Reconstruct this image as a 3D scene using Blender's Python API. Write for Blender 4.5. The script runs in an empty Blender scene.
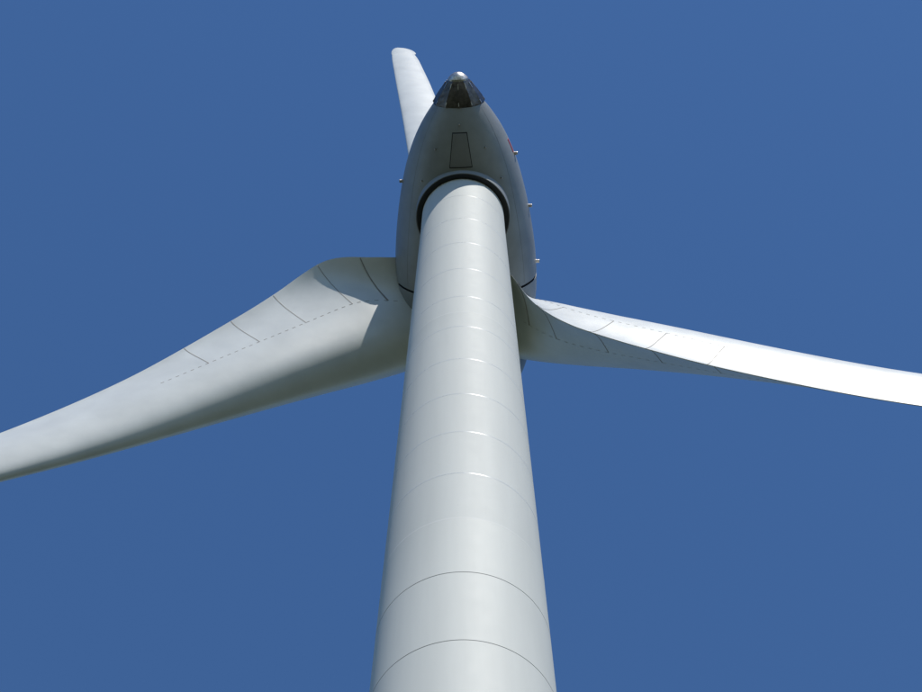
import bpy, bmesh, numpy as np, math, random
from math import *
from mathutils import Vector, Matrix
random.seed(3); rng=np.random.default_rng(5)
S=bpy.context.scene
S.view_settings.view_transform='Standard'; S.view_settings.look='None'; S.view_settings.exposure=0
EYE=1.6
f=2000.; pd=66.; p=radians(pd); RT=1.15
ang=atan((346-218)/f); e0=p+ang
depth=f*2*RT/81; L=depth/cos(ang)
d=L*cos(e0); h=L*sin(e0)
bot=p-atan(346/f); Lb=d/cos(bot); zb=d*tan(bot); RB=186*(Lb*cos(p-bot))/f/2
slope=(RB-RT)/(h-zb)
def trad(z): # z above eye
    return RT+slope*(h-z)
def zy(y):
    e=p-atan((y-346)/f); z=h*.8
    for _ in range(20): z=(d-trad(z))*tan(e)
    return z
# ------------------------------------------------ materials
def mat(name,col,rough=.4,noise=.06,scale=1.5,metal=0,bump=0,streak=None,spec=.5,coat=0):
    m=bpy.data.materials.new(name); m.use_nodes=True; nt=m.node_tree; b=nt.nodes['Principled BSDF']
    b.inputs['Roughness'].default_value=rough; b.inputs['Metallic'].default_value=metal
    b.inputs['Specular IOR Level'].default_value=spec
    b.inputs['Coat Weight'].default_value=coat
    tc=nt.nodes.new('ShaderNodeTexCoord'); mp=nt.nodes.new('ShaderNodeMapping')
    nt.links.new(tc.outputs['Object'],mp.inputs[0])
    if streak: mp.inputs['Scale'].default_value=streak
    n=nt.nodes.new('ShaderNodeTexNoise'); n.inputs['Scale'].default_value=scale; n.inputs['Detail'].default_value=8; n.inputs['Roughness'].default_value=.6
    nt.links.new(mp.outputs[0],n.inputs['Vector'])
    r=nt.nodes.new('ShaderNodeValToRGB')
    r.color_ramp.elements[0].position=.3; r.color_ramp.elements[1].position=.7
    r.color_ramp.elements[0].color=(*[c*(1-noise) for c in col],1)
    r.color_ramp.elements[1].color=(*[min(1,c*(1+noise)) for c in col],1)
    nt.links.new(n.outputs['Fac'],r.inputs[0]); nt.links.new(r.outputs[0],b.inputs['Base Color'])
    n2=nt.nodes.new('ShaderNodeTexNoise'); n2.inputs['Scale'].default_value=3; n2.inputs['Detail'].default_value=5
    nt.links.new(tc.outputs['Object'],n2.inputs['Vector'])
    mr=nt.nodes.new('ShaderNodeMapRange'); mr.inputs['To Min'].default_value=max(0,rough-.05); mr.inputs['To Max'].default_value=rough+.05
    nt.links.new(n2.outputs['Fac'],mr.inputs['Value']); nt.links.new(mr.outputs[0],b.inputs['Roughness'])
    if bump:
        bp=nt.nodes.new('ShaderNodeBump'); bp.inputs['Strength'].default_value=bump; bp.inputs['Distance'].default_value=.05
        nt.links.new(n.outputs['Fac'],bp.inputs['Height']); nt.links.new(bp.outputs[0],b.inputs['Normal'])
    return m
M_tow=mat('tower_paint',(.455,.468,.45),.62,.05,1.0,streak=(1.5,1.5,.12),spec=.25)
M_tow2=mat('tower_paint_lower',(.48,.492,.47),.6,.05,1.0,streak=(1.5,1.5,.12),spec=.25)
M_weld=mat('weld_bead_paint',(.46,.473,.455),.28,.03,1.0,spec=.7)
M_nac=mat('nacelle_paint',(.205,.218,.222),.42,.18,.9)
M_bld=mat('blade_gelcoat',(.53,.545,.535),.36,.08,.8)
M_seam=mat('joint_sealant',(.24,.22,.20),.7,.1)
M_seam2=mat('weld_seam',(.42,.42,.41),.5,.1)
M_seam3=mat('flange_joint',(.28,.28,.27),.6,.1)
M_blk=mat('black_rubber',(.012,.012,.013),.6,.1)
M_met=mat('tail_cap_metal',(.09,.08,.075),.3,.6,5,metal=.8,bump=.3)
M_alu=mat('bare_aluminium',(.40,.38,.35),.38,.5,8,metal=.9)
M_red=mat('red_marking',(.3,.02,.03),.4,.1)
M_hat=mat('hatch_paint',(.15,.155,.155),.5,.15)
# ------------------------------------------------ helpers
turb=bpy.data.objects.new('wind_turbine',None); S.collection.objects.link(turb)
def mk(name,V,F,mats,mi=None,smooth=True,parent=turb,sharp=None):
    me=bpy.data.meshes.new(name); me.from_pydata([tuple(v) for v in V],[],F)
    for m in mats: me.materials.append(m)
    if mi is not None: me.polygons.foreach_set('material_index',mi)
    me.polygons.foreach_set('use_smooth',[smooth]*len(F))
    bm=bmesh.new(); bm.from_mesh(me); bmesh.ops.recalc_face_normals(bm,faces=bm.faces)
    if sharp is not None:
        for e in bm.edges:
            if len(e.link_faces)==2 and e.calc_face_angle(0)>sharp: e.smooth=False
    bm.to_mesh(me); bm.free()
    o=bpy.data.objects.new(name,me); S.collection.objects.link(o); o.parent=parent
    return o
def revolve(name,prof,O,ax,mats,mis,seg=160,sharp=radians(25),cap=False):
    ax=Vector(ax).normalized(); a=ax.cross(Vector((0,0,1)));
    if a.length<.1: a=Vector((1,0,0))
    a.normalize(); b=ax.cross(a); O=Vector(O)
    V=[];F=[];mi=[]
    for s,r in prof:
        for i in range(seg):
            t=2*pi*i/seg; V.append(O+ax*s+(a*cos(t)+b*sin(t))*r)
    for j in range(len(prof)-1):
        for i in range(seg):
            k=(i+1)%seg; F.append((j*seg+i,j*seg+k,(j+1)*seg+k,(j+1)*seg+i)); mi.append(mis[j] if mis else 0)
    return mk(name,V,F,mats,mi,sharp=sharp)
# ------------------------------------------------ tower
seams=[zy(572),zy(640)]; z518=zy(518); z310=zy(312)
welds=[]
k=z518+1.9
while k<h-.3: welds.append(k); k+=1.9
k=z518-1.9*3.2
while k>-1: welds.append(k); k-=2.4
prof=[];mis=[]
def seg_(z,r,m):
    prof.append((z+EYE,r)); mis.append(m)
items=sorted([(z,'w') for z in welds]+[(z,'s') for z in seams]+[(z518,'t'),(z310,'t')]+[(z,'s') for z in (8,16)])
seg_(-EYE,trad(-EYE),1)
for z,kd in items:
    b0=1 if z<=z518+.001 else 0; b1=1 if z<z518-.001 else 0
    r=trad(z)
    seg_(z-.06,trad(z-.06),b0)
    if kd=='w':
        w=.018
        seg_(z-w,r,4); seg_(z-.010,r+.0009,4); seg_(z,r+.0013,4); seg_(z+.010,r+.0009,4); seg_(z+w,r,b1)
    elif kd=='s':
        seg_(z-.010,r,2); seg_(z-.008,r-.006,2); seg_(z+.008,r-.006,2); seg_(z+.010,r,b1)
    else:
        seg_(z-.008,r+.003,3); seg_(z+.008,r-.001,b1)
    seg_(z+.06,trad(z+.06),b1)
seg_(h+.9,trad(h),0)
mis=mis[:len(prof)-1]
revolve('tower',prof,(0,0,0),(0,0,1),[M_tow,M_tow2,M_seam3,M_seam2,M_weld],mis,seg=256,sharp=radians(14))
# ------------------------------------------------ rotor frame
yaw,roll,tilt=radians(2.35),radians(-5.0),radians(-3.0); HO=4.16; RR=39.4; TT=3.67
n=Vector((sin(yaw)*cos(tilt),cos(yaw)*cos(tilt),sin(tilt)))
sx=Vector((cos(yaw),-sin(yaw),0)); u=sx.cross(n)
O=Vector((0,0,h+1.75+EYE)); H=O+n*HO
ns=np.array([-2.85,-2.5,-2.0,-1.4,-.7,0,.8,1.6,2.35])
nr=np.array([.72,.98,1.26,1.5,1.70,1.86,1.98,2.05,2.08])
co=np.polyfit(ns,nr,4)
P=[(s,float(np.polyval(co,s))) for s in np.linspace(-2.85,2.35,50)]
rE=P[-1][1]
P+= [(2.36,rE-.06),(2.41,rE-.06),(2.42,rE)]
m=[0]*49+[1,1,1]
P+=[(s,rE*(1-.02*((s-2.42)/.7)**2)) for s in (2.6,2.8,3.0,3.1)]; m+=[0]*4
r3=P[-1][1]; P+=[(3.11,r3-.07),(3.17,r3-.07)]; m+=[1,1]
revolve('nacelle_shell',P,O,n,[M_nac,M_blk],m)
P=[]
for t in np.linspace(0,1,36):
    a=t*pi/2; P.append((3.18+3.4*sin(a),max(.01,2.0*cos(a)**.8)))
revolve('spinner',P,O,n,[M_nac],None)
P=[(-2.85,.735),(-2.9,.74),(-3.05,.67),(-3.25,.53),(-3.42,.39),(-3.52,.30)]
revolve('tail_cap',P,O,n,[M_met],None,seg=12,sharp=radians(10))
revolve('tail_tip',[(-3.51,.30),(-3.56,.285),(-3.64,.21),(-3.70,.12),(-3.72,.01)],O,n,[M_alu],None,seg=32)
V=[];F=[]
def box(V,F,c,ex,ey,ez,hx,hy,hz):
    b=len(V)
    for i in (-1,1):
        for j in (-1,1):
            for k in (-1,1): V.append(c+ex*hx*i+ey*hy*j+ez*hz*k)
    for q in ((0,1,3,2),(4,6,7,5),(0,4,5,1),(2,3,7,6),(0,2,6,4),(1,5,7,3)): F.append(tuple(b+x for x in q))
for i in range(12):
    t=2*pi*i/12; rd=sx*cos(t)+u*sin(t)
    A=O-n*2.9+rd*.745; B=O-n*3.46+rd*.36
    ez=(B-A).normalized(); ex=ez.cross(rd).normalized(); ey=ez.cross(ex)
    box(V,F,(A+B)/2,ex,ey,ez,.012,.012,(B-A).length/2)
mk('tail_cap_rib',V,F,[M_alu],smooth=False)
revolve('yaw_collar',[(1.2,1.34),(.05,1.34),(.03,1.335),(.03,1.31)],(0,0,h+EYE),(0,0,1),[M_nac],None,seg=128)
revolve('yaw_seal',[(.03,1.315),(.02,1.30),(.05,1.16),(.3,1.1)],(0,0,h+EYE),(0,0,1),[M_blk],None,seg=128)
def ns_pt(s,phi,off=0):
    r=float(np.polyval(co,s)); rd=-u*cos(phi)+sx*sin(phi)
    return O+n*s+rd*(r+off), rd
def patch(name,s0,s1,w0,w1,phi0,off,mt,thick=.02,A=10):
    V=[];F=[];B=8
    for kk in (0,1):
      for i in range(A+1):
        s=s0+(s1-s0)*i/A; w=w0+(w1-w0)*i/A; r=float(np.polyval(co,s))
        for j in range(B+1):
            ph=phi0+(j/B-.5)*w/r; V.append(ns_pt(s,ph,off-thick*kk)[0])
    nn=(A+1)*(B+1)
    g=lambda i,j,k=0:k*nn+i*(B+1)+j
    for i in range(A):
        for j in range(B):
            F.append((g(i,j),g(i+1,j),g(i+1,j+1),g(i,j+1)))
    for i in range(A):
        F.append((g(i,0),g(i+1,0),g(i+1,0,1),g(i,0,1))); F.append((g(i,B),g(i+1,B),g(i+1,B,1),g(i,B,1)))
    for j in range(B):
        F.append((g(0,j),g(0,j+1),g(0,j+1,1),g(0,j,1))); F.append((g(A,j),g(A,j+1),g(A,j+1,1),g(A,j,1)))
    return mk(name,V,F,[mt],sharp=radians(40))
patch('service_hatch_frame',-2.25,-1.32,.42,.66,0,.008,M_blk)
patch('service_hatch',-2.22,-1.35,.38,.61,0,.02,M_hat,.02)
patch('red_nacelle_marking',-1.75,-1.35,.12,.12,1.45,.01,M_red,.02)
for ph in (-.95,.95): patch('nacelle_shell_joint',-2.8,2.3,.008,.016,ph,.002,M_hat,.01,A=40)
for s,ph in ((-1.3,1.5),(.3,1.52),(2.0,1.5),(-.6,-1.5),(-2.45,0),(-1.8,-.55),(-1.8,.55),(-.9,-.75),(-.9,.75)):
    c,rd=ns_pt(s,ph,.04 if abs(ph)>1.4 else .01); V=[];F=[]
    q=.045 if abs(ph)>1.4 else .02
    box(V,F,c,n,rd,n.cross(rd),q,q*1.4,q); o=mk('nacelle_fixture',V,F,[M_alu],smooth=False)
    bv=o.modifiers.new('b','BEVEL'); bv.width=q*.4; bv.segments=2
# ------------------------------------------------ blades
T=[.8,1.58,1.66,2.0,2.5,3.1,3.9,5.5,8,10,12,15.5,20,26,32,37,39,RR]
A_=[.85,.85,2.45,2.55,2.85,3.4,3.36,2.95,2.47,2.08,1.83,1.45,1.35,1.2,1.05,.85,.6,.2]
B_=[.85,.85,.85,.85,.86,.87,.88,.88,.87,.85,.83,.76,.62,.52,.45,.38,.28,.1]
G_=[30,30,27,29,40,50,56,62,69,73.5,77.5,83.5,86,88,89,90,90,90]
H_=[.85,.85,.85,.85,.85,.84,.80,.70,.56,.46,.38,.28,.20,.15,.11,.07,.04,.02]
M_=[1,1,3,3,2.8,2.4,2.2,1.9,1.6,1.4,1.35,1.3,1.25,1.2,1.2,1.2,1.2,1.2]
tt=np.concatenate([[.8,1.58],np.arange(1.66,12,.12),np.arange(12,37,.5),np.arange(37,39.2,.15),[39.25,39.33,RR]])
def sm(Y):
    out=[]
    for t in tt:
        if t<1.7 or t>38.5: out.append(np.interp(t,T,Y)); continue
        w=min(.8,(t-1.66)*.8,(RR-t)*.8)
        if t<5: w*=.5
        out.append(np.mean(np.interp(np.linspace(t-w,t+w,15),T,Y)))
    return np.array(out)
aa0,bb,gg0,hh,mm=[sm(Y) for Y in (A_,B_,G_,H_,M_)]
for i,t in enumerate(tt):
    if t>38:
        q=sqrt(max(0.0,1-((t-38)/(RR-38))**2)); aa0[i]=.8*q+.02; bb[i]=.34*q+.01; hh[i]=.055*q+.006
def preb(t): # slight sweep of the blade axis toward the tower near the root
    w=min(1,max(0,(14-t)/9)); return .22*w*w*(3-2*w)
HN=26
def blade(k,az):
    aa=aa0.copy(); gg=gg0.copy()
    if k==1:
        for i,t in enumerate(tt):
            if t>1.6:
                w=min(1,max(0,(12-t)/6)); aa[i]*=1-.2*w; gg[i]-=6*w
    es=(cos(az)*u+sin(az)*sx).normalized(); mv=(sin(az)*u-cos(az)*sx).normalized()
    V=[];F=[]
    def sect(i,x):
        a,b=aa[i],bb[i];hf=hh[i];mx=mm[i]
        if x<0: return hf*sqrt(max(0,1-(x/b)**2))
        s=x/a
        if mx<=1.001 : v=hf*sqrt(max(0,1-s*s))
        else: v=hf*max(0,cos(pi/2*s))**mx
        return max(v,.012)
    def camb(i,x):
        if tt[i]<1.6: return 0
        s=max(0,x/aa[i]); kk=min(1,(tt[i]-1.6)/3)*.07
        return -kk*aa[i]*s*s
    def frame(i):
        g=radians(gg[i]); te=-n*cos(g)-mv*sin(g); nn=es.cross(te)
        if nn.dot(-n)<0: nn=-nn
        return te,nn
    def pt(i,x,side,off=0):
        te,nn=frame(i); v=sect(i,x)
        return H+es*tt[i]-n*preb(tt[i])+te*x+nn*(side*(v+off)+camb(i,x))
    for i in range(len(tt)):
        a,b=aa[i],bb[i]
        xs=[-b+(a+b)*(0.5+0.5*cos(pi*j/HN)) for j in range(HN+1)]
        for x in xs: V.append(pt(i,x,1))
        for x in xs[::-1][1:]: V.append(pt(i,x,-1))
    R=2*HN+1
    for i in range(len(tt)-1):
        for j in range(R):
            kk=(j+1)%R; F.append((i*R+j,i*R+kk,(i+1)*R+kk,(i+1)*R+j))
    F.append(tuple(range(R))); F.append(tuple(range((len(tt)-1)*R,len(tt)*R)))
    mk('rotor_blade_%d'%k,V,F,[M_bld],sharp=radians(50))
    V=[];F=[]
    def strip(pts,offs,w):
        b0=len(V)
        for P_,D in zip(pts,offs): V.append(P_-D*w); V.append(P_+D*w)
        for q in range(len(pts)-1): F.append((b0+2*q,b0+2*q+1,b0+2*q+3,b0+2*q+2))
    for side in (1,-1):
        for t0,wd in ((2.55,.03),(3.4,.012),(5.0,.012),(6.6,.012),(8.2,.012)):
            i=int(np.argmin(abs(tt-t0))); xs=np.linspace(.42,.995,16)*aa[i]
            pts=[pt(i,x,side,.005) for x in xs]; strip(pts,[es]*len(pts),wd)
        idx=[i for i in range(len(tt)) if 2.2<tt[i]<10]
        for q in range(0,len(idx)-1,1):
            i0,i1=idx[q],idx[q+1]
            te,_=frame(i0)
            P0=pt(i0,.42*aa[i0],side,.005);P1=pt(i1,.42*aa[i1],side,.005)
            if q%2==0: strip([P0,P0.lerp(P1,.9)],[te,te],.008)
    mk('blade_panel_joint_%d'%k,V,F,[M_seam],smooth=False)
blade(1,roll); blade(2,roll+2*pi/3); blade(3,roll-2*pi/3)
# ------------------------------------------------ tower base
rb=trad(-EYE)
revolve('foundation_plinth',[(0,rb+1.2),(.25,rb+1.2),(.3,rb+1.15),(.3,rb-.1)],(0,0,0),(0,0,1),[mat('concrete',(.35,.34,.32),.85,.15,4,bump=.3)],None,seg=96)
V=[];F=[]
ex,ey,ez=Vector((1,0,0)),Vector((0,1,0)),Vector((0,0,1))
box(V,F,Vector((0,-rb-.0,1.9)),ex,ey,ez,.5,.12,1.1)
o=mk('tower_door',V,F,[M_hat],smooth=False); bv=o.modifiers.new('b','BEVEL'); bv.width=.05; bv.segments=3
V=[];F=[]
for i in range(4): box(V,F,Vector((0,-rb-.35-.28*(3-i),.38+.13*i)),ex,ey,ez,.55,.14,.02)
for sxx in (-.57,.57):
    box(V,F,Vector((sxx,-rb-.75,1.2)),ex,ey,ez,.02,.6,.02)
    for yy in (-.2,-.75,-1.3): box(V,F,Vector((sxx,-rb+yy,.75)),ex,ey,ez,.02,.02,.45)
mk('entrance_steps',V,F,[M_alu],smooth=False)
# ------------------------------------------------ ground
def disc(name,r,z,mt,seg=96,cx=0,cy=0,wob=0):
    V=[(cx,cy,z)];F=[]
    for i in range(seg):
        t=2*pi*i/seg; rr=r*(1+wob*sin(3*t+1)+wob*.6*sin(7*t)); V.append((cx+rr*cos(t),cy+rr*sin(t),z))
    for i in range(seg): F.append((0,1+i,1+(i+1)%seg))
    return mk(name,V,F,[mt],smooth=False,parent=None)
disc('grass_field',4000,0,mat('grass',(.042,.052,.022),.9,.4,.6,bump=.5))
disc('gravel_yard',9,.004,mat('gravel',(.2,.19,.17),.95,.3,9,bump=.6),wob=.05,cy=-4)
# ------------------------------------------------ light
SUN_EL,SUN_AZ=radians(50),radians(21)
sd=Vector((sin(SUN_AZ)*cos(SUN_EL),-cos(SUN_AZ)*cos(SUN_EL),sin(SUN_EL)))
sl=bpy.data.lights.new('sun','SUN'); sl.energy=4.8; sl.angle=radians(.5); sl.color=(1,.955,.88)
so=bpy.data.objects.new('sun',sl); S.collection.objects.link(so); so.rotation_euler=sd.to_track_quat('Z','Y').to_euler()
W=bpy.data.worlds.new('World'); S.world=W; W.use_nodes=True; nt=W.node_tree
bg=nt.nodes['Background']; sk=nt.nodes.new('ShaderNodeTexSky'); sk.sky_type='NISHITA'; sk.sun_disc=False
sk.sun_elevation=SUN_EL; sk.sun_rotation=atan2(sd.x,sd.y)
sk.air_density=1.0; sk.dust_density=0.05; sk.ozone_density=4.6
hs=nt.nodes.new('ShaderNodeHueSaturation'); hs.inputs['Saturation'].default_value=1.14; hs.inputs['Hue'].default_value=.503
nt.links.new(sk.outputs[0],hs.inputs['Color']); nt.links.new(hs.outputs[0],bg.inputs[0]); bg.inputs[1].default_value=.138
# ------------------------------------------------ camera
cd=bpy.data.cameras.new('camera'); cd.sensor_width=36; cd.lens=36*f/922; cd.clip_end=10000; cd.shift_x=-2/922
co_=bpy.data.objects.new('camera',cd); S.collection.objects.link(co_); co_.location=(0,-d,EYE)
co_.rotation_euler=(p+pi/2,0,0)
S.camera=co_
